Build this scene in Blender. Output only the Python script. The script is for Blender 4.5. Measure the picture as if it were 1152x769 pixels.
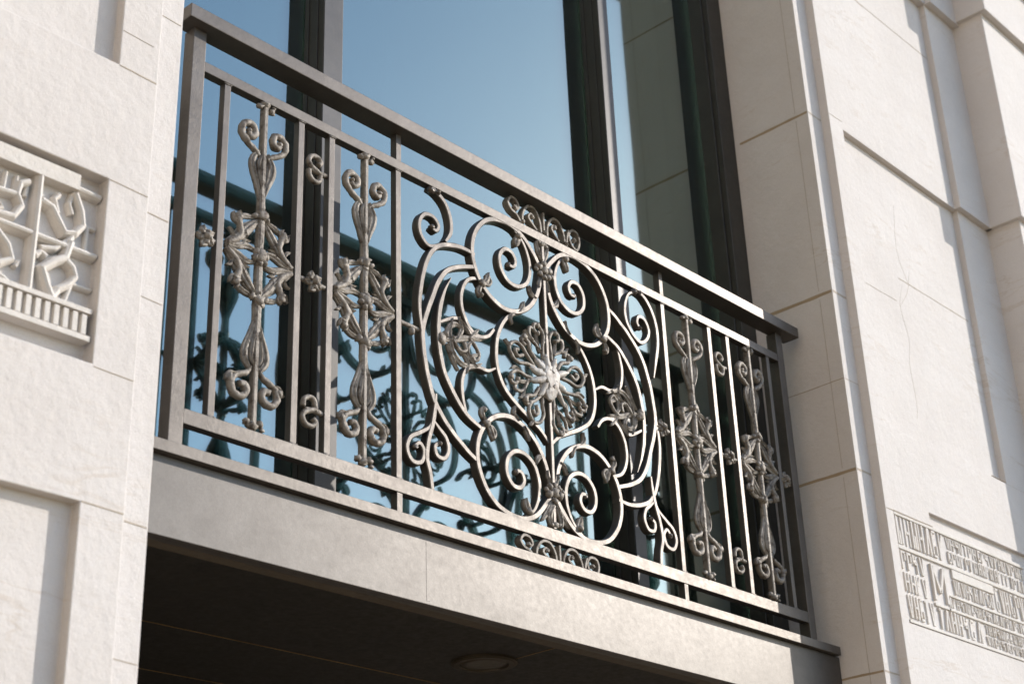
import bpy, bmesh, math, random
from mathutils import Vector, Matrix, noise
random.seed(7)
sc = bpy.context.scene
for o in list(bpy.data.objects): bpy.data.objects.remove(o)
COL = sc.collection

# ------------------------------------------------------------------ camera
cam_d = bpy.data.cameras.new('camera'); cam = bpy.data.objects.new('camera', cam_d); COL.objects.link(cam)
RX = Vector((0.68269359, -0.72990878, -0.03409755))     # camera right, in world axes
RY = Vector((0.29627278, 0.3191606, -0.9001994))        # camera down
RZ = Vector((0.66794604, 0.60445818, 0.434141))         # view direction
m3 = Matrix((RX, -RY, -RZ)).transposed()
cam.matrix_world = Matrix.Translation((-1.636, -2.4, 1.6)) @ m3.to_4x4()
cam_d.sensor_width = 36; cam_d.lens = 55.46; cam_d.clip_start = .05; cam_d.clip_end = 3000
cam_d.dof.use_dof = True; cam_d.dof.focus_distance = 4.0; cam_d.dof.aperture_fstop = 5.0
sc.camera = cam

# ------------------------------------------------------------------ sky, sun, exposure
SUN = Vector((1.85, -1.0, .95)).normalized()             # towards the sun
elev = math.asin(SUN.z); azim = math.atan2(SUN.x, SUN.y)
w = bpy.data.worlds.new("World"); sc.world = w; w.use_nodes = True
nt = w.node_tree; bg = nt.nodes['Background']
sky = nt.nodes.new('ShaderNodeTexSky'); sky.sky_type = 'NISHITA'; sky.sun_disc = False
sky.sun_elevation = elev; sky.sun_rotation = azim; sky.air_density = 1.0; sky.dust_density = .45; sky.ozone_density = 1.9
nt.links.new(sky.outputs[0], bg.inputs[0]); bg.inputs[1].default_value = .15
sd = bpy.data.lights.new('sun', 'SUN'); sd.energy = 2.5; sd.angle = math.radians(.5); sd.color = (1, .93, .85)
so = bpy.data.objects.new('sun', sd); COL.objects.link(so)
so.rotation_euler = SUN.to_track_quat('Z', 'Y').to_euler(); so.location = (6, -6, 8)
sc.view_settings.view_transform = 'Standard'; sc.view_settings.look = 'None'
sc.view_settings.exposure = 0.90; sc.view_settings.gamma = 1
sc.render.engine = 'CYCLES'

# ------------------------------------------------------------------ materials
def mat(name):
    m = bpy.data.materials.new(name); m.use_nodes = True
    return m, m.node_tree, m.node_tree.nodes['Principled BSDF']
def N(t, kind, **kw):
    n = t.nodes.new(kind)
    for k, v in kw.items():
        if k in n.inputs: n.inputs[k].default_value = v
        else: setattr(n, k, v)
    return n
def ramp(t, src, stops):
    r = t.nodes.new('ShaderNodeValToRGB'); e = r.color_ramp.elements
    while len(e) < len(stops): e.new(.5)
    for el, (p, c) in zip(e, stops):
        el.position = p; el.color = (*c, 1) if len(c) == 3 else c
    t.links.new(src, r.inputs[0]); return r
def mixc(t, a, b, fac, mode='MIX'):
    n = t.nodes.new('ShaderNodeMix'); n.data_type = 'RGBA'; n.blend_type = mode
    for sock, v in ((n.inputs[0], fac), (n.inputs[6], a), (n.inputs[7], b)):
        if isinstance(v, (int, float)): sock.default_value = v
        elif isinstance(v, tuple): sock.default_value = (*v, 1)
        else: t.links.new(v, sock)
    return n.outputs[2]
def bumps(t, p, layers):
    prev = None
    for src, strength, dist in layers:
        b = N(t, 'ShaderNodeBump', Strength=strength, Distance=dist)
        t.links.new(src, b.inputs['Height'])
        if prev: t.links.new(prev.outputs[0], b.inputs['Normal'])
        prev = b
    t.links.new(prev.outputs[0], p.inputs['Normal'])
def coords(t, scale=(1, 1, 1)):
    g = t.nodes.new('ShaderNodeNewGeometry'); mp = N(t, 'ShaderNodeMapping'); mp.inputs['Scale'].default_value = scale
    t.links.new(g.outputs['Position'], mp.inputs['Vector']); return mp.outputs[0]

def stone(name, base, dark, tool=1.0, pores=1.0):
    m, t, p = mat(name); c = coords(t)
    n1 = N(t, 'ShaderNodeTexNoise', Scale=3.2, Detail=8.0, Roughness=.6); t.links.new(c, n1.inputs['Vector'])
    n2 = N(t, 'ShaderNodeTexNoise', Scale=420.0, Detail=3.0, Roughness=.7); t.links.new(c, n2.inputs['Vector'])
    n3 = N(t, 'ShaderNodeTexNoise', Scale=38.0, Detail=6.0, Roughness=.65); t.links.new(c, n3.inputs['Vector'])
    # thin bedding veins running slightly off level
    cv = coords(t, (.55, .55, 3.2))
    nv = N(t, 'ShaderNodeTexNoise', Scale=2.3, Detail=5.0, Roughness=.62, Distortion=.5); t.links.new(cv, nv.inputs['Vector'])
    vein = ramp(t, nv.outputs[0], [(.485, (0, 0, 0)), (.5, (1, 1, 1)), (.515, (0, 0, 0))])
    gate = ramp(t, n1.outputs[0], [(.48, (0, 0, 0)), (.62, (1, 1, 1))])
    vg = mixc(t, (0, 0, 0), vein.outputs[0], gate.outputs[0])
    r1 = ramp(t, n1.outputs[0], [(.3, dark), (.62, base)])
    c2 = mixc(t, r1.outputs[0], (dark[0]*.97, dark[1]*.94, dark[2]*.90), vg)
    sp = ramp(t, n2.outputs[0], [(.3, (.87, .86, .85)), (.6, (1, 1, 1))])
    c3 = mixc(t, c2, sp.outputs[0], .8, 'MULTIPLY')
    pv = N(t, 'ShaderNodeTexVoronoi', Scale=210.0); t.links.new(c, pv.inputs['Vector'])
    pit = ramp(t, pv.outputs['Distance'], [(.05, (0, 0, 0)), (.22, (1, 1, 1))])
    t.links.new(c3, p.inputs['Base Color'])
    p.inputs['Roughness'].default_value = .82; p.inputs['Specular IOR Level'].default_value = .3
    bumps(t, p, [(n2.outputs[0], .42*tool, .002), (n3.outputs[0], .42*tool, .006), (pit.outputs[0], .25*pores, .0015), (n1.outputs[0], .25, .02)])
    return m
STONE = stone('limestone', (.67, .635, .61), (.62, .58, .55))
RELIEF = stone('carved_limestone', (.70, .665, .625), (.63, .59, .545), 1.1)
MORTAR = stone('mortar', (.50, .435, .36), (.42, .35, .28))

def metal(name, base, low, rough=(.34, .5), metallic=.75, bump=1.0, stain=None, fine=260):
    m, t, p = mat(name); c = coords(t)
    n1 = N(t, 'ShaderNodeTexNoise', Scale=9.0, Detail=7.0, Roughness=.65); t.links.new(c, n1.inputs['Vector'])
    n2 = N(t, 'ShaderNodeTexNoise', Scale=float(fine), Detail=4.0, Roughness=.7); t.links.new(c, n2.inputs['Vector'])
    n3 = N(t, 'ShaderNodeTexNoise', Scale=55.0, Detail=6.0, Roughness=.7); t.links.new(c, n3.inputs['Vector'])
    r1 = ramp(t, n1.outputs[0], [(.3, low), (.65, base)])
    col = r1.outputs[0]
    if stain:
        g = ramp(t, n3.outputs[0], [(.50, (0, 0, 0)), (.66, (1, 1, 1))])
        col = mixc(t, col, stain, g.outputs[0])
    sp = ramp(t, n2.outputs[0], [(.3, (.8, .8, .8)), (.65, (1, 1, 1))])
    col = mixc(t, col, sp.outputs[0], .7, 'MULTIPLY')
    t.links.new(col, p.inputs['Base Color']); p.inputs['Metallic'].default_value = metallic
    rr = ramp(t, n3.outputs[0], [(.3, (rough[0],)*3), (.7, (rough[1],)*3)])
    t.links.new(rr.outputs[0], p.inputs['Roughness'])
    bumps(t, p, [(n2.outputs[0], .25*bump, .0006), (n3.outputs[0], .22*bump, .002*max(1, bump*.8))])
    return m
IRON = metal('painted_steel', (.142, .126, .112), (.100, .088, .078), (.42, .54), .7, 1.4)
CAST = metal('cast_iron', (.31, .278, .24), (.17, .148, .125), (.54, .70), .28, 3.2, (.075, .055, .04), 330)
WORN = metal('worn_casting', (.50, .485, .46), (.30, .275, .25), (.55, .7), .2, 2.6, (.25, .2, .16), 330)
FASCIA = metal('fascia_steel', (.125, .115, .106), (.100, .091, .083), (.42, .52), .7, .5)
FRAME = metal('dark_frame', (.034, .030, .024), (.022, .020, .016), (.4, .5), .1, .5)
FRAMEF = metal('frame_nosing', (.085, .080, .076), (.07, .066, .062), (.38, .48), .4, .4)
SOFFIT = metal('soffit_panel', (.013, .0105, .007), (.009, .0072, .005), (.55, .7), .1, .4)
BRASS = metal('soffit_strip', (.30, .20, .09), (.2, .13, .06), (.4, .5), .6, .4)
LAMPM = metal('lamp_metal', (.05, .038, .022), (.035, .026, .015), (.5, .6), .5, .4)

def glassmat():
    m, t, p = mat('window_glass'); t.nodes.remove(p)
    out = [n for n in t.nodes if n.type == 'OUTPUT_MATERIAL'][0]
    gl = N(t, 'ShaderNodeBsdfGlossy', Roughness=.045); gl.inputs['Color'].default_value = (.78, .95, .93, 1)
    tr = N(t, 'ShaderNodeBsdfTransparent'); tr.inputs['Color'].default_value = (.36, .40, .38, 1)
    mx = t.nodes.new('ShaderNodeMixShader')
    fr = N(t, 'ShaderNodeFresnel', IOR=2.1)
    ad = t.nodes.new('ShaderNodeMath'); ad.operation = 'MULTIPLY_ADD'; ad.inputs[1].default_value = .55; ad.inputs[2].default_value = .22; t.links.new(fr.outputs[0], ad.inputs[0]); t.links.new(ad.outputs[0], mx.inputs[0]); t.links.new(tr.outputs[0], mx.inputs[1]); t.links.new(gl.outputs[0], mx.inputs[2])
    t.links.new(mx.outputs[0], out.inputs[0])
    c = coords(t); n = N(t, 'ShaderNodeTexNoise', Scale=1.6, Detail=1.0); t.links.new(c, n.inputs['Vector'])
    b = N(t, 'ShaderNodeBump', Strength=.035, Distance=.05); t.links.new(n.outputs[0], b.inputs['Height']); t.links.new(b.outputs[0], gl.inputs['Normal'])
    return m
GLASS = glassmat()
def plain(name, colr, rough=.9):
    m, t, p = mat(name); c = coords(t)
    n = N(t, 'ShaderNodeTexNoise', Scale=4.0, Detail=6.0); t.links.new(c, n.inputs['Vector'])
    r = ramp(t, n.outputs[0], [(.3, tuple(v*.8 for v in colr)), (.7, colr)]); t.links.new(r.outputs[0], p.inputs['Base Color'])
    p.inputs['Roughness'].default_value = rough; return m
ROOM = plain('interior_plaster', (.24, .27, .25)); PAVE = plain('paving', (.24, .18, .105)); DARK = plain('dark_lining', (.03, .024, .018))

# ------------------------------------------------------------------ helpers
def link(name, bm, m, parent=None, bevel=0, smooth=False, seg=2):
    me = bpy.data.meshes.new(name); bmesh.ops.recalc_face_normals(bm, faces=bm.faces[:]); bm.to_mesh(me); bm.free()
    me.materials.append(m)
    if smooth:
        for p in me.polygons: p.use_smooth = True
    o = bpy.data.objects.new(name, me); COL.objects.link(o)
    if parent: o.parent = parent
    if bevel:
        b = o.modifiers.new('bevel', 'BEVEL'); b.width = bevel; b.segments = seg; b.limit_method = 'ANGLE'; b.angle_limit = .6
    return o
def tag(o, label, cat, group=None):
    o['label'] = label; o['category'] = cat; o['kind'] = 'thing'
    if group: o['group'] = group
    return o
def thing(name, label, cat, loc=(0, 0, 0), group=None):
    o = bpy.data.objects.new(name, None); COL.objects.link(o); o.empty_display_size = .1
    tag(o, label, cat, group); return o
def box(bm, x0, x1, y0, y1, z0, z1):
    v = [bm.verts.new((x, y, z)) for x in (x0, x1) for y in (y0, y1) for z in (z0, z1)]
    for f in ((0, 1, 3, 2), (4, 6, 7, 5), (0, 4, 5, 1), (2, 3, 7, 6), (0, 2, 6, 4), (1, 5, 7, 3)):
        bm.faces.new([v[i] for i in f])
def abox(name, dims, m, parent, bevel=0):
    bm = bmesh.new(); box(bm, *dims); return link(name, bm, m, parent, bevel)
def cr(pts, n=8, closed=False):
    """Catmull-Rom through 2-D or 3-D points (a third value may carry a radius)."""
    P = [tuple(p) for p in pts]; L = len(P); out = []
    rng = range(L if closed else L-1)
    for i in rng:
        if closed: a, b, c, d = P[(i-1) % L], P[i], P[(i+1) % L], P[(i+2) % L]
        else:
            b, c = P[i], P[i+1]
            a = P[i-1] if i else tuple(2*x-y for x, y in zip(b, c)); d = P[i+2] if i+2 < L else tuple(2*y-x for x, y in zip(b, c))
        for k in range(n):
            s = k/n
            out.append(tuple(.5*((2*q)+(-p+r)*s+(2*p-5*q+4*r-t)*s*s+(-p+3*q-3*r+t)*s**3) for p, q, r, t in zip(a, b, c, d)))
    if not closed: out.append(P[-1])
    return out
def ribbon(bm, pts, w=.013, y0=.031, y1=.054, n=7, closed=False, taper=(1, 1), ch=.0022, jit=.0):
    """A flat bar bent edgeways: path in (x,z), rectangular section with eased front arrises."""
    P = cr(pts, n, closed); L = len(P); rings = []
    for i, p in enumerate(P):
        a = P[(i-1) % L] if (closed or i) else P[i]; b = P[(i+1) % L] if (closed or i < L-1) else P[i]
        d = Vector((b[0]-a[0], b[1]-a[1])); d = d.normalized() if d.length > 1e-9 else Vector((1, 0))
        nn = Vector((-d.y, d.x)); s = i/(L-1); k = 1.0
        if s < .22: k = taper[0]+(1-taper[0])*s/.22
        if s > .78: k = taper[1]+(1-taper[1])*(1-s)/.22
        h = w*.56*k; j = jit*noise.noise(Vector((p[0]*30, p[1]*30, 3)))
        sec = [(-h, y1), (-h, y0+ch), (-h+ch*k, y0+j), (h-ch*k, y0+j), (h, y0+ch), (h, y1)]
        rings.append([bm.verts.new((p[0]+nn.x*o, y, p[1]+nn.y*o)) for o, y in sec])
    m = L if closed else L-1
    for i in range(m):
        A, B = rings[i], rings[(i+1) % L]
        for k in range(6): bm.faces.new((A[k], A[(k+1) % 6], B[(k+1) % 6], B[k]))
    if not closed: bm.faces.new(rings[0]); bm.faces.new(rings[-1][::-1])
def tube(bm, pts, r=.006, n=6, seg=8, yc=.042, flat=1.0, lump=.0, ends=(1, 1), dz=None):
    """Round bar along (x,z[,r]) points, with lumpy cast surface."""
    P = cr(pts, n); L = len(P); rings = []
    for i, p in enumerate(P):
        a = P[max(i-1, 0)]; b = P[min(i+1, L-1)]
        d = Vector((b[0]-a[0], b[1]-a[1])); d = d.normalized() if d.length > 1e-9 else Vector((1, 0)); nn = Vector((-d.y, d.x))
        rr = p[2] if len(p) > 2 else r
        s = i/(L-1)
        if s < .12: rr *= ends[0]+(1-ends[0])*s/.12
        if s > .88: rr *= ends[1]+(1-ends[1])*(1-s)/.12
        y = yc+(dz(s) if dz else 0); ring = []
        for k in range(seg):
            t = 2*math.pi*k/seg; q = rr*(1+lump*noise.noise(Vector((p[0]*90+k, p[1]*90, k*.7))))
            ring.append(bm.verts.new((p[0]+nn.x*q*math.cos(t), y+q*flat*math.sin(t), p[1]+nn.y*q*math.cos(t))))
        rings.append(ring)
    for i in range(L-1):
        for k in range(seg): bm.faces.new((rings[i][k], rings[i][(k+1) % seg], rings[i+1][(k+1) % seg], rings[i+1][k]))
    bm.faces.new(rings[0][::-1]); bm.faces.new(rings[-1])
def blob(bm, x, z, rx, ry, rz, yc=.042, lump=.25, f=60, sub=2):
    v0 = len(bm.verts)
    g = bmesh.ops.create_icosphere(bm, subdivisions=sub, radius=1)
    for v in g['verts']:
        k = 1+lump*noise.noise(v.co*1.9+Vector((x*f, z*f, 1)))+lump*.5*noise.noise(v.co*5+Vector((z*f, x*f, 4)))
        v.co = Vector((x+v.co.x*rx*k, yc+v.co.y*ry*k, z+v.co.z*rz*k))
def leaf(bm, pts, w=.010, yc=.036, th=.007, n=6, peak=.5, ridge=.004):
    """Cast leaf: spindle outline with a raised midrib."""
    P = cr(pts, n); L = len(P); rings = []
    for i, p in enumerate(P):
        a = P[max(i-1, 0)]; b = P[min(i+1, L-1)]
        d = Vector((b[0]-a[0], b[1]-a[1])); d = d.normalized() if d.length > 1e-9 else Vector((1, 0)); nn = Vector((-d.y, d.x))
        s = i/(L-1); q = s/peak*.5 if s < peak else .5+(s-peak)/(1-peak)*.5
        h = w*1.04*(.22+.78*math.sin(math.pi*q)**.8)
        sec = [(-h, .001), (-h*.55, -.55*ridge), (-h*.12, -ridge*.1), (0, -ridge*1.3), (h*.12, -ridge*.1), (h*.55, -.55*ridge), (h, .001), (h*.6, th), (-h*.6, th)]
        rings.append([bm.verts.new((p[0]+nn.x*o, yc+y+.0012*noise.noise(Vector((p[0]*120, p[1]*120, k))), p[1]+nn.y*o)) for k, (o, y) in enumerate(sec)])
    for i in range(L-1):
        for k in range(9): bm.faces.new((rings[i][k], rings[i][(k+1) % 9], rings[i+1][(k+1) % 9], rings[i+1][k]))
    bm.faces.new(rings[0][::-1]); bm.faces.new(rings[-1])
def steps(name, xs, zs, Y, yb, m, parent, bevel=.003):
    """Stepped ashlar face: Y[j][i] is the face plane of the cell xs[i..i+1] x zs[j..j+1]; None = void."""
    bm = bmesh.new(); vc = {}
    def V(x, y, z):
        k = (round(x, 5), round(y, 5), round(z, 5))
        if k not in vc: vc[k] = bm.verts.new((x, y, z))
        return vc[k]
    ys = sorted({y for r in Y for y in r if y is not None} | {yb})
    def F(*q):
        try: bm.faces.new(q)
        except ValueError: pass
    nx, nz = len(xs)-1, len(zs)-1
    g = lambda i, j: (Y[j][i] if (0 <= i < nx and 0 <= j < nz and Y[j][i] is not None) else yb)
    for j in range(nz):
        for i in range(nx):
            y = Y[j][i]
            if y is None: continue
            F(V(xs[i], y, zs[j]), V(xs[i+1], y, zs[j]), V(xs[i+1], y, zs[j+1]), V(xs[i], y, zs[j+1]))
    def span(a, b): return [v for v in ys if min(a, b)-1e-9 <= v <= max(a, b)+1e-9]
    for j in range(nz):
        for i in range(nx+1):
            a, b = g(i-1, j), g(i, j)
            if a == b: continue
            s = span(a, b)
            for u, v in zip(s, s[1:]): F(V(xs[i], u, zs[j]), V(xs[i], v, zs[j]), V(xs[i], v, zs[j+1]), V(xs[i], u, zs[j+1]))
    for j in range(nz+1):
        for i in range(nx):
            a, b = g(i, j-1), g(i, j)
            if a == b: continue
            s = span(a, b)
            for u, v in zip(s, s[1:]): F(V(xs[i], u, zs[j]), V(xs[i+1], u, zs[j]), V(xs[i+1], v, zs[j]), V(xs[i], v, zs[j]))
    bmesh.ops.dissolve_limit(bm, angle_limit=.01, verts=bm.verts[:], edges=bm.edges[:])
    return link(name, bm, m, parent, bevel)
def joint(parent, x0, x1, z, y, h=.0035, dip=0, name='mortar_joint'):
    """Pointed mortar line on a front face, wavering slightly."""
    bm = bmesh.new(); n = max(3, int((x1-x0)/.03)); rows = []
    for i in range(n+1):
        x = x0+(x1-x0)*i/n; zz = z+dip*i/n+.0012*noise.noise(Vector((x*14, z*7, 2))); hh = h*(.65+.5*abs(noise.noise(Vector((x*25, z*11, 5)))))
        rows.append([bm.verts.new((x, yy, zz+s*hh/2)) for yy, s in ((y+.004, -1), (y-.0009, -1), (y-.0009, 1), (y+.004, 1))])
    for a, b in zip(rows, rows[1:]):
        for k in range(4): bm.faces.new((a[k], a[(k+1) % 4], b[(k+1) % 4], b[k]))
    bm.faces.new(rows[0]); bm.faces.new(rows[-1][::-1])
    return link(name, bm, MORTAR, parent)

# ------------------------------------------------------------------ setting: pavement
bm = bmesh.new(); v = [bm.verts.new(p) for p in ((-900, -900, 0), (900, -900, 0), (900, 900, 0), (-900, 900, 0))]; bm.faces.new(v)
g = link('ground', bm, PAVE); g['kind'] = 'structure'

# ------------------------------------------------------------------ left stone pier
XL = -.105
lp = thing('stone_pier', 'limestone pier left of the balcony with a carved relief of angular figures', 'pier')
xs = [-6, -1.25, -.265, -.175, XL, XL+.001]
xs = [-6, -1.25, -.265, -.175, XL]
zs = [0, .5, 2.547, 2.805, 3.1877, 3.448, 5.6, 8.5]
A, B, Bd, S_ = -.155, -.131, -.123, -.125
rows = [[A, A, A, S_], [A, B, A, S_], [A, A, A, S_], [A, Bd, A, S_], [A, A, A, S_], [A, B, A, S_], [A, A, A, S_]]
steps('pier_face', xs, zs, rows, 3.2, STONE, lp, .0035)
for z, x0, x1, y, h in ((2.547, -.262, -.178, A, .0035), (2.546, -.172, -.108, S_, .004), (2.80, -.262, -.178, A, .002), (2.99, -.172, -.108, S_, .0018), (3.1865, -.262, -.178, A, .0025),
                    (3.172, -.172, -.108, S_, .0035), (3.447, -.262, -.178, A, .004), (3.53, -.262, -.19, A, .0011), (2.30, -.172, -.108, S_, .002), (3.64, -.172, -.11, S_, .002)):
    joint(lp, x0, x1, z, y, h, dip=-.003)
bm = bmesh.new()
yf, yb = -.147, -.112
def bar(x0, x1, z0, z1, y=yf): box(bm, x0, x1, y, yb, z0, z1)
bar(-1.22, -.318, 3.143, 3.176)
box(bm, -1.22, -.272, -.136, yb, 2.848, 2.910)
for sft in (0, -.245, -.49, -.735):
    for i in range(13):
        x = -.284-i*.0187+sft
        if x > -1.2: bar(x-.0052, x+.0052, 2.860, 2.899, -.147)
bar(-1.221, -.271, 2.8465, 2.8575, -.150); bar(-1.221, -.271, 2.9015, 2.9115, -.149)
rb = dict(yc=-.126, seg=12, lump=.06, n=1)
tube(bm, [(-1.2, 3.024), (-.7, 3.024), (-.268, 3.024)], .0085, flat=2.2, **rb)
tube(bm, [(-.33, 3.152), (-.268, 3.150)], .0085, flat=2.0, **rb)
for x in (-.396, -.60, -.80, -1.0): tube(bm, [(x, 3.15), (x, 2.905)], .0095, flat=2.2, **rb)
tube(bm, [(-.31, 2.957), (-.268, 2.957)], .0055, flat=1.8, **rb)
tube(bm, [(-.286, 3.084), (-.287, 3.02)], .005, flat=1.6, **rb); tube(bm, [(-.305, 3.084), (-.27, 3.084)], .005, flat=1.6, **rb)
for dx, mir in ((0, 1), (-.792, -1), (-.21, 1), (-.42, 1), (-.62, 1)):
    def q(L): return [(dx+(x if mir > 0 else -.0+x), z) for x, z in L]
    if dx in (0, -.42):
        tube(bm, q([(-.388, 3.098), (-.366, 3.092), (-.35, 3.07), (-.336, 3.05), (-.315, 3.056), (-.300, 3.078), (-.306, 3.106), (-.322, 3.138)]), .0095, flat=2.0, **rb)
        tube(bm, q([(-.352, 3.125), (-.362, 3.112), (-.352, 3.085)]), .007, flat=2.0, **rb)
        tube(bm, q([(-.322, 3.14), (-.330, 3.115), (-.322, 3.095)]), .006, flat=2.0, **rb)
        tube(bm, q([(-.38, 3.004), (-.352, 3.012), (-.326, 3.036), (-.318, 3.05)]), .0075, flat=2.1, **rb)
        tube(bm, q([(-.322, 3.036), (-.330, 3.0), (-.352, 2.985), (-.374, 2.963), (-.362, 2.935), (-.347, 2.908)]), .011, flat=1.9, **rb)
        tube(bm, q([(-.330, 3.0), (-.312, 2.987), (-.305, 2.970), (-.318, 2.95), (-.337, 2.935), (-.347, 2.915)]), .009, flat=1.9, **rb)
        tube(bm, q([(-.306, 2.965), (-.316, 2.93), (-.322, 2.908)]), .005, flat=1.9, **rb)
        tube(bm, q([(-.388, 2.985), (-.378, 2.995), (-.366, 2.99)]), .008, flat=1.9, **rb)
    else:
        tube(bm, q([(-.205, 3.125), (-.222, 3.115), (-.226, 3.09), (-.215, 3.07), (-.228, 3.045), (-.26, 3.04), (-.30, 3.045)]), .0085, flat=2.0, **rb)
        tube(bm, q([(-.30, 3.085), (-.255, 3.088), (-.228, 3.09)]), .008, flat=2.0, **rb)
        tube(bm, q([(-.30, 3.07), (-.262, 3.066), (-.25, 3.055), (-.27, 3.045)]), .006, flat=2.0, **rb)
        for k in range(4): tube(bm, q([(-.205-.022*k, 3.130), (-.207-.022*k, 3.095)]), .0045, flat=2.0, **rb)
        tube(bm, q([(-.26, 3.01), (-.232, 2.985), (-.222, 2.96), (-.245, 2.945), (-.27, 2.93), (-.235, 2.918), (-.225, 2.912)]), .0085, flat=2.0, **rb)
        tube(bm, q([(-.262, 3.0), (-.275, 2.965), (-.255, 2.94)]), .0075, flat=2.0, **rb)
        tube(bm, q([(-.205, 2.965), (-.212, 2.95)]), .005, flat=2.0, **rb)
link('relief_carving', bm, RELIEF, lp, .0015, smooth=False)

# ------------------------------------------------------------------ right stone pier
XR = 2.43
rp = thing('stone_pier', 'limestone pier right of the balcony with a carved panel of letter-like marks', 'pier')
xs = [XR, 2.515, 2.56, 2.60, 2.79, 3.385, 3.402, 3.9]
zs = [0, 2.835, 2.848, 3.205, 3.25, 3.5, 4.61, 5.56, 8.5]
M, M1, M2, M3 = -.157, -.136, -.128, -.1505
W1, W2 = -.158, -.182
U = M-.03
rows = [
 [S_, M, M, M, M, M, M],
 [S_, M, M, M, M, M, M],
 [S_, M, M3, M3, M3, M3, M3],
 [S_, M, M, M, M2+.0, M2, M2],
 [S_, M, M, M, M, M, M],
 [S_, M, M, M1, M1, M1, W1],
 [S_, M, M, M, M, W2, W2],
 [-.168, U, U, U, U, W2-.03, W2-.03]]
rows[3] = [S_, M, M, M, -.143, -.143, -.143]
steps('pier_face', xs, zs, rows, 3.2, STONE, rp, .003)
for z, h in ((2.69, .008), (3.315, .012), (3.62, .0022), (3.93, .013), (4.62, .011), (5.3, .008)):
    joint(rp, XR+.003, 2.512, z, S_, h*.7)
    # the same bed joint carried round the jamb
    bm = bmesh.new(); rws = []
    for i in range(9):
        y = S_+.003+i*.035; zz = z+.0015*noise.noise(Vector((y*14, z*7, 9))); hh = h*(.7+.5*abs(noise.noise(Vector((y*25, z*11, 5)))))
        rws.append([bm.verts.new((xx, y, zz+s*hh/2)) for xx, s in ((XR+.004, -1), (XR-.0009, -1), (XR-.0009, 1), (XR+.004, 1))])
    for a, b in zip(rws, rws[1:]):
        for k in range(4): bm.faces.new((a[k], a[(k+1) % 4], b[(k+1) % 4], b[k]))
    bm.faces.new(rws[0]); bm.faces.new(rws[-1][::-1]); link('mortar_joint', bm, stone('ochre_mortar', (.42, .33, .22), (.33, .25, .16)), rp)
for z, x0, x1, y, h in ((3.202, 2.52, 2.80, M, .003), (4.135, 2.88, 3.376, M1, .0035), (4.03, 2.62, 2.84, M1, .0012), (5.30, 2.66, 3.376, M, .0035), (4.64, 2.518, 2.60, M, .0025), (3.505, 3.30, 3.44, M, .001)):
    joint(rp, x0, x1, z, y, h, dip=.002)
JM, jt, jp = mat('worn_arris'); JM = STONE
bm = bmesh.new()                                                      # the upright joint on the jamb
for z0, z1 in ((.2, 3.3), (3.33, 3.915), (3.945, 4.605), (4.635, 6.5)):
    box(bm, XR-.0009, XR+.004, -.0765, -.0745, z0, z1)
link('upright_joint', bm, stone('soft_joint', (.50, .45, .40), (.44, .39, .34)), rp)
bm = bmesh.new()
for pts in ([(2.93, 4.45), (2.90, 4.25), (2.95, 4.13)], [(2.90, 4.12), (2.86, 4.02), (2.885, 3.90), (2.862, 3.80), (2.868, 3.66), (2.855, 3.60)], [(2.862, 4.02), (2.93, 4.10), (2.97, 4.20)]):
    ribbon(bm, pts, .0016, M1-.0004, M1+.004, n=6, ch=.0002, taper=(.1, .1))
link('hairline_crack', bm, stone('crack_filling', (.56, .50, .44), (.48, .42, .36)), rp)
# carved panel
bm = bmesh.new(); yf, yb = -.1565, -.13
def bx(x0, x1, z0, z1, y=yf): box(bm, x0, x1, y, yb, z0, z1)
def st(a, b, w_=.007, y=yf):
    a = Vector(a); b = Vector(b); d = (b-a).normalized(); n_ = Vector((-d.y, d.x))*w_/2
    c = [a-n_, b-n_, b+n_, a+n_]
    lo = [bm.verts.new((p.x, yb, p.y)) for p in c]; hi = [bm.verts.new((p.x, y, p.y)) for p in c]
    bm.faces.new(hi); bm.faces.new(lo[::-1])
    for k in range(4): bm.faces.new((lo[k], lo[(k+1) % 4], hi[(k+1) % 4], hi[k]))
def glyphs(x0, x1, z0, z1, wd, sw=.007, rnd=random.Random(5)):
    x = x0; h = z1-z0
    while x+wd*.6 < x1:
        k = rnd.randrange(9); a, b = x+sw/2, x+wd-sw; m_ = (a+b)/2; zc = z0+h*.5
        yy = yf+rnd.uniform(-.001, .003)
        S = lambda p, q_: st(p, q_, sw*rnd.uniform(.85, 1.15), yy+rnd.uniform(-.0004, .0004))
        if k == 0: S((a, z0), (a, z1)); S((b, z0), (b, z1)); S((a+sw*.5, zc), (b-sw*.5, zc))
        elif k == 1: S((a, z0), (a, z1)); S((a+sw*.5, z1-sw*.5), (b, z1-sw*.5)); S((b, z1-sw), (b, zc))
        elif k == 2: S((m_, z0), (m_, z1)); S((a, z1-sw*.5), (m_-sw*.5, z1-sw*.5))
        elif k == 3: S((a, z0), (m_, z1)); S((m_+sw*.4, z1), (b, z0))
        elif k == 4: S((a, z0), (a, z1)); S((m_, z0), (m_, zc)); S((b, z0), (b, z1))
        elif k == 5: S((a, z1), (m_, z0)); S((m_+sw*.5, z0), (b, z1))
        elif k == 6: S((a, z0+sw), (a, z1-sw)); S((a, z1-sw*.5), (b, z1-sw*.5)); S((a, z0+sw*.5), (b, z0+sw*.5)); S((b, z0+sw), (b, zc-sw*.4))
        elif k == 7: S((a, z0), (a, z1)); S((a+sw*.5, zc), (b, z1))
        else: S((a, zc+sw*.5), (a, z1)); S((a+sw*.5, zc), (b-sw*.5, zc)); S((b, z0), (b, zc+sw)); S((m_, z1-sw*1.5), (b, z1-sw*.5))
        x += wd*rnd.uniform(.95, 1.2)+sw*.35
bx(2.562, 3.42, 3.083, 3.095); bx(2.562, 3.42, 2.850, 2.860, -.160)
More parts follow.
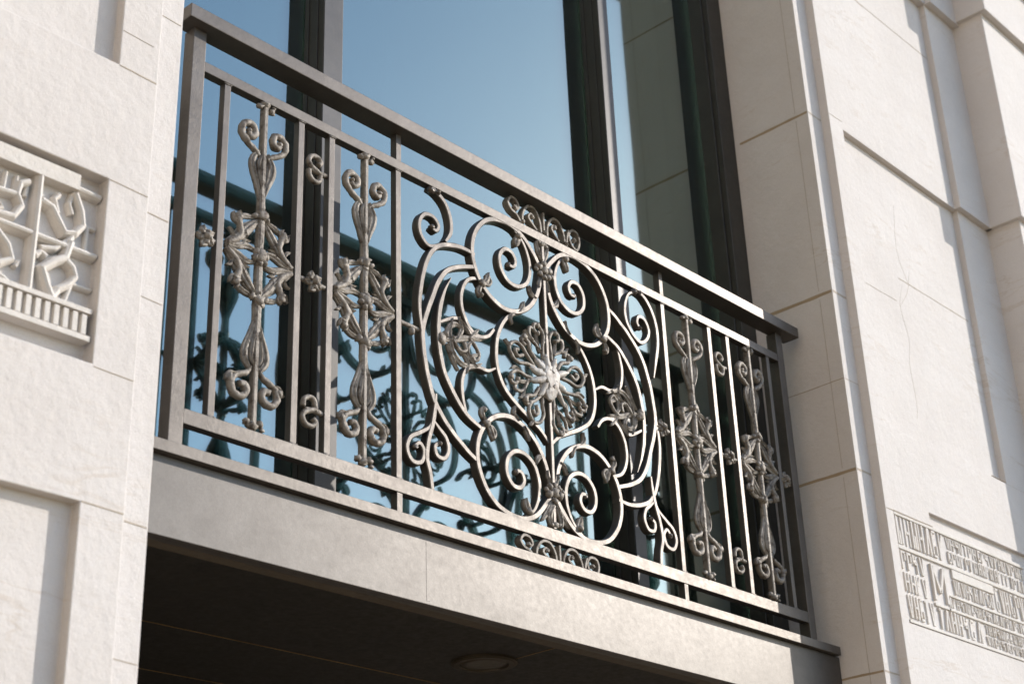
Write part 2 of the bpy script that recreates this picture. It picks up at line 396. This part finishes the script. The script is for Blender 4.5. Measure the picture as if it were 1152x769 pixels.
bx(2.885, 3.16, 3.052, 3.081); bx(2.83, 3.40, 2.985, 2.993); bx(2.83, 3.40, 2.937, 2.946); bx(2.745, 2.84, 2.937, 2.947)
bx(2.562, 3.42, 3.192, 3.204)
glyphs(2.572, 2.87, 3.100, 3.190, .037, .009); glyphs(2.88, 3.42, 3.150, 3.188, .026, .006); glyphs(2.88, 3.42, 3.102, 3.142, .024, .006)
glyphs(2.572, 2.735, 3.020, 3.078, .032, .008); glyphs(2.572, 2.735, 2.950, 3.010, .032, .008); glyphs(2.575, 2.735, 2.868, 2.940, .030, .008)
glyphs(2.885, 3.16, 3.000, 3.047, .024, .006); glyphs(3.17, 3.40, 2.998, 3.078, .030, .008); glyphs(2.84, 3.40, 2.949, 2.982, .020, .0055)
glyphs(2.755, 3.05, 2.866, 2.933, .034, .009); glyphs(3.06, 3.42, 2.902, 2.933, .021, .0055); glyphs(3.06, 3.42, 2.866, 2.896, .021, .0055)
for a, b in (((2.752, 2.955), (2.752, 3.072)), ((2.757, 3.068), (2.789, 2.985)), ((2.791, 2.985), (2.824, 3.068)), ((2.829, 2.955), (2.829, 3.072))): st(a, b, .013, -.1585)
link('relief_carving', bm, RELIEF, rp, .0016)

# ------------------------------------------------------------------ pilaster beyond the right pier
pl = thing('pilaster', 'stone pilaster projecting from the wall at the far right edge', 'pilaster')
steps('shaft', [3.60, 3.622, 3.642, 5.2], [0, 4.61, 5.57, 8.5], [[None, None, -.292], [None, -.314, -.314], [-.342, -.342, -.342]], 3.2, STONE, pl, .003)
bm = bmesh.new(); box(bm, 3.545, 5.22, -.378, -.10, 5.86, 5.92); box(bm, 3.53, 5.24, -.392, -.10, 5.95, 6.05); link('moulding', bm, STONE, pl, .006)

# ------------------------------------------------------------------ wall over the window
up = abox('lintel_wall', (XL+.002, XR-.002, -.10, 3.1, 6.6, 8.4), STONE, None, .004)
tag(up, 'stone wall above the tall balcony window', 'wall')

# ------------------------------------------------------------------ added wing, unseen to the left, bounces warm light onto jamb and posts
wg = thing('bounce_wing', 'unseen stone wing added on the left to bounce warm sunlight', 'building')
bm = bmesh.new(); box(bm, -14, -7, -13, 3, 0, 14); link('wall', bm, stone('bounce_stone', (.60, .49, .37), (.52, .42, .31)), wg)  # warm tan tuned for the light this added block throws back
for k in range(4):  # windows of the added wing
    for l in range(3):
        bm = bmesh.new(); box(bm, -7.0, -6.96, -11.8+k*3.2, -10.6+k*3.2, 1.2+l*4, 3.4+l*4); f_ = link('window', bm, FRAME, wg)
        bm = bmesh.new(); box(bm, -6.96, -6.95, -11.7+k*3.2, -10.7+k*3.2, 1.3+l*4, 3.3+l*4); link('pane', bm, GLASS, f_)

# ------------------------------------------------------------------ balcony slab
sl = thing('balcony_slab', 'shallow balcony slab with pale metal fascia and dark panelled underside', 'balcony')
bm = bmesh.new(); box(bm, XL+.004, 2.4285, .018, .050, 2.594, 2.7565); link('fascia', bm, FASCIA, sl, .0015)
bm = bmesh.new(); box(bm, XL+.004, 2.412, 0, .46, 2.757, 2.7822); link('edge_plate', bm, IRON, sl, .0012)
bm = bmesh.new(); box(bm, .724, .734, .0176, .0182, 2.602, 2.738); link('seam', bm, FASCIA, sl)
bm = bmesh.new(); box(bm, XL+.004, 2.428, .0505, .092, 2.597, 2.64)
link('edge_return', bm, metal('return_steel', (.09, .072, .05), (.07, .055, .038), (.5, .65), .2), sl, .001)
bm = bmesh.new()
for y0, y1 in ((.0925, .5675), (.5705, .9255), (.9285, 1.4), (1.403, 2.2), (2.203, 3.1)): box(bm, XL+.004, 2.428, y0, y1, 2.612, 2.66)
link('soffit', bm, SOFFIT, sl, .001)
bm = bmesh.new()
for y in (.5675, .9255, 1.4, 2.2): box(bm, XL+.004, 2.428, y+.0004, y+.0026, 2.6105, 2.64)
link('soffit_strip', bm, BRASS, sl)
bm = bmesh.new(); box(bm, 1.2715, 1.2732, .094, .27, 2.6108, 2.613); link('soffit_strip', bm, BRASS, sl)
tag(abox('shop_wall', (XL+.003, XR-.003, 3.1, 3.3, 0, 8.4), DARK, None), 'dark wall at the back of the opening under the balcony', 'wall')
fl = abox('room_floor', (XL+.004, XR-.003, .47, 3.09, 2.67, 2.75), ROOM, None); fl['kind'] = 'structure'
cl = thing('ceiling_light', 'round unlit ceiling light in the dark underside of the balcony', 'ceiling light')
bm = bmesh.new()
def lathe(bm, cx, cy, prof, seg=40):
    R_ = []
    for r, z in prof: R_.append([bm.verts.new((cx+r*math.cos(2*math.pi*k/seg), cy+r*math.sin(2*math.pi*k/seg), z)) for k in range(seg)])
    for a, b in zip(R_, R_[1:]):
        for k in range(seg): bm.faces.new((a[k], a[(k+1) % seg], b[(k+1) % seg], b[k]))
    bm.faces.new(R_[0]); bm.faces.new(R_[-1][::-1])
lathe(bm, 1.235, .335, [(.085, 2.6119), (.085, 2.606), (.078, 2.603), (.064, 2.603), (.062, 2.6075)]); link('trim_ring', bm, LAMPM, cl, smooth=False)
bm = bmesh.new(); lathe(bm, 1.235, .335, [(.060, 2.6118), (.060, 2.607), (.04, 2.6055), (.01, 2.605)]); link('lens', bm, metal('lamp_lens', (.05, .038, .022), (.035, .027, .016), (.35, .45), .2), cl, smooth=True)

# ------------------------------------------------------------------ window behind the railing
wn = thing('tall_window', 'tall dark framed balcony window reflecting the blue sky and the railing', 'window')
ZB, ZT = 2.79, 6.6
def mullion(x0, x1, yfront, yglass, parent=wn):
    bm = bmesh.new()
    box(bm, x0, x1, yfront+.004, yglass+.06, ZB, ZT)
    box(bm, x0-.0035, x0-.0002, yfront+.022, yglass-.002, ZB+.002, ZT-.002)
    box(bm, x0-.007, x0-.0037, yglass-.018, yglass-.0022, ZB+.003, ZT-.003)
    o = link('mullion', bm, FRAME, parent, .001)
    b2 = bmesh.new(); box(b2, x0, x1, yfront-.002, yfront+.0035, ZB, ZT); link('nosing', b2, FRAMEF, o, .001)
    return o
mullion(.572, .637, .228, .302); mullion(1.757, 1.806, .228, .302)
bm = bmesh.new()                                                      # frame at the jambs, sill and head
box(bm, 2.345, XR-.0015, .178, .42, ZB, ZT); box(bm, 2.338, 2.3448, .200, .40, ZB, ZT)
box(bm, XL+.0015, -.05, .262, .42, ZB, ZT); box(bm, -.0498, -.028, .28, .40, ZB, ZT)
box(bm, -.0278, 2.3378, .24, .40, ZB+.0005, ZB+.03); box(bm, -.0278, 2.3378, .24, .40, ZT-.06, ZT-.0005)
link('frame', bm, FRAME, wn, .002)
for x0, x1, yg in ((-.028, .572, .302), (.637, 1.757, .302), (1.806, 2.338, .255)):
    bm = bmesh.new(); box(bm, x0+.0005, x1-.0005, yg, yg+.008, ZB+.031, ZT-.061); link('pane', bm, GLASS, wn)
rm = abox('room_wall', (XL+.004, XR-.003, 2.0, 2.05, 2.76, 6.59), ROOM, None); rm['kind'] = 'structure'

# ------------------------------------------------------------------ railing
ra = thing('balcony_railing', 'wrought iron balcony railing with a round scrollwork medallion and four cast ornaments', 'railing')
bm = bmesh.new(); box(bm, -.002, 2.398, 0, .060, 3.7923, 3.8275); link('top_rail', bm, IRON, ra, .0018)
bm = bmesh.new(); box(bm, .0632, 2.3025, .029, .052, 3.6895, 3.7155); link('middle_rail', bm, IRON, ra, .0012)
bm = bmesh.new(); box(bm, .0632, 2.3025, .029, .052, 2.8415, 2.8745); link('lower_rail', bm, IRON, ra, .0012)
for x0, x1 in ((.029, .063), (2.303, 2.337)):
    bm = bmesh.new(); box(bm, x0, x1, .028, .064, 2.7824, 3.7921); link('post', bm, IRON, ra, .0012)
for x in (.131, .347, .441, .656, 1.711, 1.937, 2.031, 2.246):
    bm = bmesh.new(); box(bm, x-.0085, x+.0085, .032, .051, 2.8747, 3.6893); link('baluster', bm, IRON, ra, .001)
for x in (.656, 1.711):
    for z0, z1 in ((3.7157, 3.7921), (2.7824, 2.8413)):
        bm = bmesh.new(); box(bm, x-.0085, x+.0085, .0305, .0515, z0, z1); link('spacer', bm, IRON, ra, .001)

CX, CZ = 1.184, 3.284
bl = [o for o in COL.objects if o.name.split('.')[0] == 'baluster']
for o, x in zip(bl, (.131, .347, .441, .656, 1.711, 1.937, 2.031, 2.246)):
    for z in (2.8755, 3.6885):
        bm = bmesh.new()
        tube(bm, [(x-.0105, z, .0022), (x-.003, z, .0030), (x+.004, z, .0024), (x+.0105, z, .0028)], yc=.0325, lump=.5, n=3, seg=7); link('weld_bead', bm, IRON, o, smooth=True)
def P(L, sx=1, sz=1): return [(CX+sx*u, CZ+sz*v) for u, v in L]
me = None
bm = bmesh.new()                                                      # stem with collars
ribbon(bm, P([(0, .405), (.0, .2), (0, 0), (0, -.2), (-.004, -.409)]), .011, .027, .046, n=10)
med = link('medallion', bm, IRON, ra)
OUT = [(.006, .318), (.012, .288), (.028, .235), (.062, .187), (.108, .158), (.157, .150), (.207, .166), (.247, .203), (.268, .250), (.269, .302), (.250, .350), (.213, .389), (.165, .407), (.115, .408), (.070, .390), (.034, .355), (.008, .322)]
INN = [(.108, .402), (.074, .376), (.054, .335), (.051, .292), (.068, .254), (.102, .234), (.138, .238), (.163, .264), (.167, .300), (.148, .328), (.120, .328), (.106, .308), (.114, .288), (.130, .286)]
RING = [(.108, .156), (.150, .124), (.181, .070), (.191, .010), (.183, -.040), (.160, -.078), (.118, -.108), (.075, -.130), (.035, -.152), (.004, -.180)]
for sx in (-1, 1):
    for sz in (-1, 1):
        bm = bmesh.new(); ribbon(bm, P(OUT, sx, sz), .0135, .030, .053, jit=.001); link('scroll', bm, IRON, med)
        bm = bmesh.new(); ribbon(bm, P(INN, sx, sz), .0125, .0315, .052, taper=(.5, .75), jit=.001); blob(bm, CX+sx*.130, CZ+sz*.289, .008, .010, .009, .040)
        link('spiral', bm, IRON, med)
for sx in (-1, 1):
    bm = bmesh.new(); ribbon(bm, P(RING, sx), .0125, .0325, .050, taper=(.7, .7)); link('ring_arc', bm, IRON, med)
# side arcs: drawn for the left, turned half a turn for the right
ARC1 = [(-.262, .268), (-.31, .270), (-.36, .258), (-.400, .236), (-.430, .192), (-.450, .125), (-.459, .055), (-.452, -.01)]
ARC2 = [(-.262, .232), (-.320, .210), (-.364, .183), (-.394, .141), (-.415, .092), (-.436, .039), (-.449, -.01), (-.446, -.060), (-.436, -.115), (-.411, -.185), (-.367, -.236), (-.310, -.278), (-.275, -.296)]
ARC3 = [(-.350, .168), (-.373, .122), (-.389, .072), (-.396, .010), (-.391, -.050), (-.376, -.100), (-.343, -.150), (-.304, -.188), (-.255, -.210)]
ARC4 = [(-.240, .205), (-.270, .197), (-.293, .180), (-.309, .147), (-.312, .112), (-.303, .080), (-.281, .050), (-.250, .040), (-.218, .052), (-.196, .078)]
ARC5 = [(-.388, .034), (-.354, .054), (-.325, .064), (-.300, .052), (-.279, .038), (-.252, .036)]
ARC6 = [(-.195, -.030), (-.225, -.046), (-.262, -.046), (-.298, -.064), (-.315, -.100), (-.314, -.145), (-.303, -.186)]
ARC7 = [(-.452, .03), (-.458, -.02), (-.452, -.07), (-.438, -.13), (-.418, -.185), (-.406, -.215)]
for sg in (1, -1):
    for nm, a, w_, tp in (('arc', ARC1, .013, (.8, .7)), ('arc', ARC2, .014, (.8, .8)), ('crescent', ARC3, .0135, (.12, .8)), ('arc', ARC4, .0115, (.8, .8)), ('arc', ARC5, .011, (.7, .5)), ('arc', ARC6, .0115, (.5, .7))):
        bm = bmesh.new(); ribbon(bm, P(a, sg, sg), w_, .0305 if w_ > .012 else .033, .053, taper=tp, jit=.001); link(nm, bm, IRON, med)
    P0 = P
    def P(L, sx=1, sz=1): return P0([(-.385+(u+.385)*1.14, v*1.28) for u, v in L], sx, sz)
    bm = bmesh.new()                                                  # leaf fleuron between crescent and ring
    yk = dict(yc=.034)
    leaf(bm, P([(-.392, -.012), (-.350, .0), (-.305, .016), (-.262, .024)], sg, sg), .009, **yk)
    leaf(bm, P([(-.350, .046), (-.358, .012), (-.350, -.024), (-.322, -.044), (-.285, -.038), (-.262, -.026)], sg, sg), .009, **yk)
    leaf(bm, P([(-.286, .018), (-.304, -.002), (-.300, -.022), (-.277, -.038)], sg, sg), .008, **yk)
    leaf(bm, P([(-.338, .004), (-.322, .030), (-.330, .055)], sg, sg), .008, **yk)
    leaf(bm, P([(-.33, -.01), (-.305, -.035), (-.31, -.06)], sg, sg), .007, **yk)
    tube(bm, P([(-.350, .0), (-.33, -.018), (-.312, -.012), (-.316, .004)], sg, sg), .0055, yc=.034, lump=.3)
    for LL, w2 in (([(-.372, -.004), (-.362, .022), (-.340, .036), (-.318, .030)], .008), ([(-.370, -.014), (-.352, -.040), (-.336, -.062)], .008), ([(-.300, .018), (-.286, .030), (-.268, .046)], .007),
                   ([(-.312, -.030), (-.292, -.020), (-.270, -.008)], .007), ([(-.352, .008), (-.340, -.008), (-.322, -.026)], .006), ([(-.330, .050), (-.312, .040), (-.296, .024)], .007)):
        leaf(bm, P(LL, sg, sg), w2, **yk)
    tube(bm, P([(-.300, .016), (-.282, .006), (-.270, -.012), (-.282, -.026), (-.296, -.018)], sg, sg), .005, yc=.034, lump=.3)
    blob(bm, CX+sg*-.385, CZ+sg*-.010, .014, .010, .017, .034, .4); blob(bm, CX+sg*-.372, CZ+sg*.004, .009, .009, .009, .032, .4)
    P = P0
    link('leaf_fleuron', bm, CAST, med, smooth=True)
# small cast buds where bars meet
BUD = [(.228, .188), ]
for sx in (-1, 1):
    for sz in (-1, 1):
        bm = bmesh.new()
        leaf(bm, P([(.236, .190), (.222, .206), (.214, .232)], sx, sz), .010, .030, .01)
        leaf(bm, P([(.240, .188), (.252, .168), (.246, .150)], sx, sz), .009, .030, .01)
        tube(bm, P([(.234, .196), (.214, .196), (.204, .210), (.214, .224), (.226, .216)], sx, sz), .0045, yc=.033, lump=.3)
        blob(bm, CX+sx*.238, CZ+sz*.192, .011, .009, .011, .030, .4); blob(bm, CX+sx*.244, CZ+sz*.158, .007, .008, .007, .031, .4)
        link('bud', bm, CAST, med, smooth=True); bm = bmesh.new()
        leaf(bm, P([(.085, .392), (.098, .372), (.104, .352)], sx, sz), .012, .031, .016)
        blob(bm, CX+sx*.095, CZ+sz*.386, .010, .010, .009, .030, .3)
        link('leaf_drop', bm, CAST, med, smooth=True)
        for L_, w_ in (([(.032, .222), (.050, .232), (.058, .252)], .008), ([(.100, .160), (.086, .178), (.082, .196)], .008), ([(.118, .152), (.134, .136), (.130, .114)], .007)):
            bm = bmesh.new(); leaf(bm, P(L_, sx, sz), w_, .032, .01); link('spur', bm, CAST, med, smooth=True)
# collars on the stem
for sz in (-1, 1):
    bm = bmesh.new()
    for u, v, r in ((-.020, .322, .011), (.020, .318, .011), (0, .316, .013), (-.016, .302, .009), (.016, .300, .010), (0, .336, .010), (-.030, .312, .007), (.032, .306, .007), (0, .296, .009)):
        blob(bm, CX+u, CZ+sz*v, r, r*.9, r, .028, .45)
    for s in (-1, 1):
        leaf(bm, P([(s*.004, .345), (s*.016, .372), (s*.024, .398)] if sz > 0 else [(s*.006, .335), (s*.024, .366), (s*.050, .398)], 1, sz), .009, .030, .008)
        leaf(bm, P([(s*.005, .295), (s*.018, .275), (s*.02, .258)], 1, sz), .006, .031, .008)
    if sz < 0:
        for u in (-.02, .022): leaf(bm, P([(u*.3, .35), (u, .378), (u*.9, .404)], 1, sz), .010, .028, .01)
    blob(bm, CX, CZ+sz*.398, .014, .012, .010, .034, .3); blob(bm, CX-.014, CZ+sz*.400, .008, .010, .008, .034, .3); blob(bm, CX+.015, CZ+sz*.396, .008, .010, .008, .034, .3)
    link('collar', bm, CAST, med, smooth=True)
# star flower
bm = bmesh.new()
blob(bm, CX, CZ-.002, .038, .008, .050, .0265, .7, 25, 3)
for k in range(10):
    a = math.radians(98+k*36+random.uniform(-7, 7)); r = random.uniform(.062, .092)
    tube(bm, [(CX+.02*math.cos(a), CZ+.02*math.sin(a), .013), (CX+.055*math.cos(a+.04), CZ+.055*math.sin(a+.04), .0095), (CX+r*math.cos(a), CZ+r*math.sin(a), .0035)], yc=.029, lump=.35, flat=.8, n=5)
star = link('star_boss', bm, WORN, med, smooth=True)
random.seed(3)
for k, a0 in enumerate((20, 70, 110, 160, 201, 244, 290, 339)):
    a = math.radians(a0); ca, sa = math.cos(a), math.sin(a)
    def L(pts): return [(CX+r*ca-t*sa, CZ+r*sa+t*ca) for r, t in pts]
    bm = bmesh.new(); s = 1 if k % 2 else -1
    if k in (0, 3, 5):                                                # closed teardrops
        tube(bm, L([(.055, 0), (.085, .012*s), (.108, .026*s), (.135, .024*s), (.152, .004*s), (.140, -.019*s), (.115, -.026*s), (.090, -.014*s), (.060, -.002*s)]), .0052, yc=.032, lump=.3)
        tube(bm, L([(.100, -.006*s), (.115, .008*s), (.130, 0), (.120, -.010*s)]), .0055, yc=.034, lump=.4)
        leaf(bm, L([(.148, .002*s), (.160, .0), (.172, -.004*s)]), .006, .031)
    else:
        tube(bm, L([(.050, 0), (.085, .014*s), (.115, .030*s), (.142, .024*s), (.150, .006*s), (.135, -.002*s), (.124, .008*s)]), .0052, yc=.032, lump=.3, ends=(1, .8))
        tube(bm, L([(.080, .004*s), (.100, -.014*s), (.122, -.024*s), (.142, -.016*s), (.138, -.004*s)]), .0048, yc=.033, lump=.4)
        leaf(bm, L([(.070, -.002*s), (.100, 0), (.125, .004*s)]), .006, .033)
        leaf(bm, L([(.105, -.018*s), (.120, -.036*s), (.136, -.040*s)]), .0055, .031); leaf(bm, L([(.100, .026*s), (.118, .040*s), (.136, .038*s)]), .0055, .031)
        blob(bm, *L([(.146, .016*s)])[0], .008, .008, .008, .031, .4); blob(bm, *L([(.124, .008*s)])[0], .007, .008, .007, .031, .4)
    link('petal', bm, CAST, med, smooth=True)
for a0 in (45, 135, 225, 315):
    a = math.radians(a0); ca, sa = math.cos(a), math.sin(a)
    bm = bmesh.new()
    def L(pts): return [(CX+r*ca-t*sa, CZ+r*sa+t*ca) for r, t in pts]
    tube(bm, L([(.05, 0), (.085, .004), (.112, -.008), (.128, .004), (.120, .014), (.108, .010)]), .0060, yc=.033, lump=.4)
    blob(bm, *L([(.126, -.004)])[0], .009, .009, .009, .031, .5)
    link('petal', bm, CAST, med, smooth=True)
# hooks under the middle rail
for dx, left in ((0, 1), (.842, 0)):
    bm = bmesh.new()
    HK = [(-.420, .400), (-.392, .396), (-.362, .374), (-.346, .335), (-.347, .298), (-.366, .266)]
    SP = [(-.385, .248), (-.425, .232), (-.452, .254), (-.456, .288), (-.438, .316), (-.408, .320), (-.390, .302), (-.398, .284), (-.415, .288)]
    if left:
        ribbon(bm, P(HK), .0125, .031, .053, taper=(.6, .6)); ribbon(bm, P(SP), .0115, .031, .052, taper=(.7, .7)); blob(bm, CX-.412, CZ+.290, .008, .01, .008, .036)
    else:
        ribbon(bm, P([(.395, .402), (.436, .398), (.470, .366), (.489, .318), (.490, .262), (.474, .200), (.458, .145)]), .0125, .031, .053, taper=(.6, .3))
        ribbon(bm, P([(.402, .396), (.370, .380), (.349, .335), (.351, .290), (.376, .255), (.410, .240), (.440, .260), (.452, .290), (.436, .320), (.410, .322), (.400, .300), (.412, .282)]), .0115, .031, .052, taper=(.6, .7))
        blob(bm, CX+.411, CZ+.286, .008, .01, .008, .036)
    blob(bm, CX-.412+(.81 if not left else 0), CZ+.396, .013, .012, .009, .036, .4); blob(bm, CX-.392+(.81 if not left else 0), CZ+.399, .009, .011, .008, .034, .4)
    link('hook', bm, IRON, med)
# twin curl feet standing on the lower rail
for s in (-1, 1):
    bm = bmesh.new()
    ribbon(bm, P([(.408, -.165), (.412, -.205), (.420, -.245), (.434, -.290), (.440, -.335), (.430, -.370), (.424, -.409)], s), .0125, .030, .053, taper=(.5, .9))
    ribbon(bm, P([(.416, -.225), (.430, -.255), (.462, -.278), (.492, -.298), (.502, -.328), (.486, -.354), (.458, -.350), (.448, -.322), (.462, -.304), (.478, -.316)], s), .0115, .031, .052, taper=(.5, .8))
    ribbon(bm, P([(.416, -.235), (.398, -.250), (.376, -.268), (.368, -.296), (.382, -.321), (.406, -.320), (.412, -.298), (.396, -.286)], s), .0115, .031, .052, taper=(.5, .8))
    blob(bm, CX+s*.477, CZ-.318, .008, .01, .008, .036); blob(bm, CX+s*.397, CZ-.288, .007, .01, .007, .036)
    link('curl_foot', bm, IRON, med)

# cast ornaments between the balusters
def q4(L, ox, sx, sz): return [(ox+sx*p[0], CZ+sz*p[1])+tuple(p[2:]) for p in L]
def ornament(ox, seed):
    rnd = random.Random(seed)
    bm = bmesh.new()
    ribbon(bm, [(ox, CZ-.405), (ox, CZ-.2), (ox, CZ), (ox, CZ+.2), (ox, CZ+.405)], .0105, .028, .046, n=10)
    tube(bm, [(ox, CZ+.17, .009), (ox, CZ+.10, .0105), (ox, CZ, .0095), (ox, CZ-.11, .0105), (ox, CZ-.20, .010)], yc=.037, lump=.12, n=10, seg=10)
    root = link('ornament', bm, CAST, ra)
    for sz in (-1, 1):
        bm = bmesh.new()
        for u, v, r in ((-.002, .398, .013), (-.016, .392, .009), (.018, .390, .010), (.024, .402, .006)): blob(bm, ox+u, CZ+sz*v, r, r*.9, r*.8, .035, .6)
        link('tip', bm, CAST, root, smooth=True)
        bm = bmesh.new()
        for u, v, r in ((0, .104, .016), (-.015, .100, .010), (.015, .100, .010), (0, .088, .010), (.008, .114, .009)): blob(bm, ox+u, CZ+sz*v, r*.9, r*.9, r*.8, .034, .7)
        link('collar', bm, CAST, root, smooth=True)
        for sx in (-1, 1):
            bm = bmesh.new()
            if sz > 0: C_ = [(.006, .252), (.022, .268), (.044, .281), (.061, .298), (.060, .321), (.044, .333), (.028, .325), (.026, .308), (.038, .300), (.046, .308)]
            else: C_ = [(.010, .262), (.020, .280), (.038, .289), (.056, .300), (.061, .320), (.050, .338), (.032, .339), (.021, .325), (.027, .310), (.040, .312)]
            tube(bm, q4([(a, b, .0058+.0028*min(1, i/4)) for i, (a, b) in enumerate(C_)], ox, sx, sz), yc=.036, lump=.3, flat=1.15, ends=(.6, .9))
            if sz > 0: blob(bm, ox+sx*.044, CZ+.312, .007, .009, .007, .034, .5)
            else: blob(bm, ox+sx*.066, CZ-.306, .010, .011, .012, .036, .5); leaf(bm, q4([(.05, .292), (.066, .296), (.076, .312)], ox, sx, sz), .006, .032, .01)
            link('curl', bm, CAST, root, smooth=True)
            bm = bmesh.new()
            leaf(bm, q4([(.005, .150), (.014, .185), (.027, .222), (.027, .248), (.012, .272)], ox, sx, sz), .010, .034, .010, peak=.62)
            leaf(bm, q4([(.004, .180), (.010, .210), (.013, .240), (.006, .262)], ox, sx, sz), .006, .031, .010)
            link('leaf', bm, CAST, root, smooth=True)
            bm = bmesh.new()                                          # quarter of the lozenge
            leaf(bm, q4([(.006, .094), (.030, .066), (.056, .034), (.090, .006)], ox, sx, sz), .0115, .033, .012, peak=.45)
            leaf(bm, q4([(.018, .090), (.048, .062), (.070, .030), (.092, .010)], ox, sx, sz), .0065, .038, .008)
            leaf(bm, q4([(.008, .016), (.036, .020), (.062, .010), (.092, .002)], ox, sx, sz*(.9)), .009, .034, .010)
            tube(bm, q4([(.090, .006, .006), (.064, .024, .0075), (.053, .046, .0075), (.060, .068, .009), (.066, .076, .0125)], ox, sx, sz), yc=.034, lump=.3, ends=(1, .8))
            blob(bm, ox+sx*.063, CZ+sz*.080, .0095, .010, .0105, .033, .6)
            leaf(bm, q4([(.054, .066), (.072, .070), (.078, .086)], ox, sx, sz), .0055, .031, .010); leaf(bm, q4([(.066, .062), (.056, .082), (.062, .094)], ox, sx, sz), .0055, .031, .010)
            leaf(bm, q4([(.030, .070), (.040, .052), (.036, .038)], ox, sx, sz), .0055, .035, .008); leaf(bm, q4([(.070, .026), (.076, .040), (.086, .046)], ox, sx, sz), .005, .035, .008)
            leaf(bm, q4([(.046, .018), (.040, .030), (.026, .032)], ox, sx, sz), .0045, .036, .007)
            leaf(bm, q4([(.012, .098), (.040, .092), (.058, .082)], ox, sx, sz), .007, .036, .01)
            link('lozenge_leaf', bm, CAST, root, smooth=True)
    bm = bmesh.new(); blob(bm, ox, CZ+.002, .015, .013, .017, .030, .3)
    for k in range(6):
        a = k*math.pi/3+.3; blob(bm, ox+.015*math.cos(a), CZ+.016*math.sin(a), .0085, .009, .0085, .031, .4)
    link('boss', bm, CAST, root, smooth=True)
for i, ox in enumerate((.240, .549, 1.824, 2.138)): ornament(ox, i)

# rosettes and rings tying the balusters together
for x, x0, x1 in ((.094, .0635, .1225), (.394, .3557, .4323), (1.664, 1.64, 1.7023), (1.983, 1.9457, 2.0223), (2.272, 2.2547, 2.3027)):
    bm = bmesh.new(); z = CZ-.003
    tube(bm, [(x0, z), (x, z), (x1, z)], .0065, yc=.040, lump=.1)
    for k in range(5):
        a = k*2*math.pi/5+.6; leaf(bm, [(x+.003*math.cos(a), z+.003*math.sin(a)), (x+.014*math.cos(a+.15), z+.015*math.sin(a+.15)), (x+.025*math.cos(a), z+.026*math.sin(a))], .0105, .032, .010); blob(bm, x+.012*math.cos(a+.6), z+.013*math.sin(a+.6), .006, .007, .006, .032, .6)
    blob(bm, x, z, .008, .012, .008, .028, .2)
    link('rosette', bm, CAST, ra, smooth=True)
bm = bmesh.new(); tube(bm, [(.6647, CZ-.008), (.70, CZ-.008), (.735, CZ-.010)], .006, yc=.040, lump=.15); blob(bm, .703, CZ-.022, .009, .009, .011, .038, .3); link('tie', bm, CAST, ra, smooth=True)
for x in (.399, 1.987):
    for z, sg in ((3.578, 1), (2.970, -1)):
        bm = bmesh.new()
        tube(bm, [(x+.012, z-sg*.004), (x-.004, z+sg*.002), (x-.018, z+sg*.010), (x-.023, z+sg*.022), (x-.014, z+sg*.036), (x+.004, z+sg*.037), (x+.013, z+sg*.026), (x+.006, z+sg*.018)], .0062, yc=.040, lump=.2, flat=1.3)
        tube(bm, [(x-.022, z-sg*.004), (x-.020, z-sg*.020), (x-.006, z-sg*.030), (x+.008, z-sg*.026), (x+.013, z-sg*.010), (x+.012, z)], .0060, yc=.040, lump=.2, flat=1.3)
        tube(bm, [(x-.016, z+sg*.002), (x+.01, z-sg*.002), (x+.0333, z)], .0066, yc=.041, lump=.15)
        link('ring_tie', bm, CAST, ra, smooth=True)
# little scroll friezes above and below the medallion
for z0, H in ((3.7157, .0735), (2.7824, .057)):
    bm = bmesh.new(); w_ = .0065; k = H/.0735; X = CX+.012
    def Q(L): return [(X+u, z0+v*k) for u, v in L]
    rk = dict(w=w_, y0=.030, y1=.050, n=5, ch=.001)
    ribbon(bm, Q([(-.090, .002), (-.108, .022), (-.128, .030), (-.140, .048), (-.128, .068), (-.108, .066), (-.098, .048), (-.108, .036)]), **rk)
    ribbon(bm, Q([(-.085, .002), (-.082, .036), (-.062, .066), (-.034, .068), (-.016, .040), (-.010, .002)]), **rk)
    ribbon(bm, Q([(-.028, .004), (-.046, .018), (-.060, .032), (-.052, .046), (-.040, .042)]), **rk)
    ribbon(bm, Q([(.002, .002), (.002, .070)]), **rk)
    ribbon(bm, Q([(.014, .002), (.018, .036), (.038, .066), (.064, .066), (.082, .038), (.088, .002)]), **rk)
    ribbon(bm, Q([(.062, .004), (.044, .020), (.034, .034), (.042, .046), (.054, .040)]), **rk)
    ribbon(bm, Q([(.094, .002), (.098, .03), (.106, .056)]), **rk)
    ribbon(bm, Q([(.130, .004), (.112, .018), (.106, .042), (.120, .062), (.142, .060), (.150, .038), (.144, .014), (.134, .003)]), **rk)
    for u, v in ((-.112, .042), (-.046, .040), (.046, .042), (.128, .034)): blob(bm, X+u, z0+v*k, .008, .008, .008*k, .034, .4)
    for u in (-.085, .002, .090): blob(bm, X+u, z0+.008, .007, .008, .006, .032, .4)
    link('scroll_frieze', bm, CAST, ra)
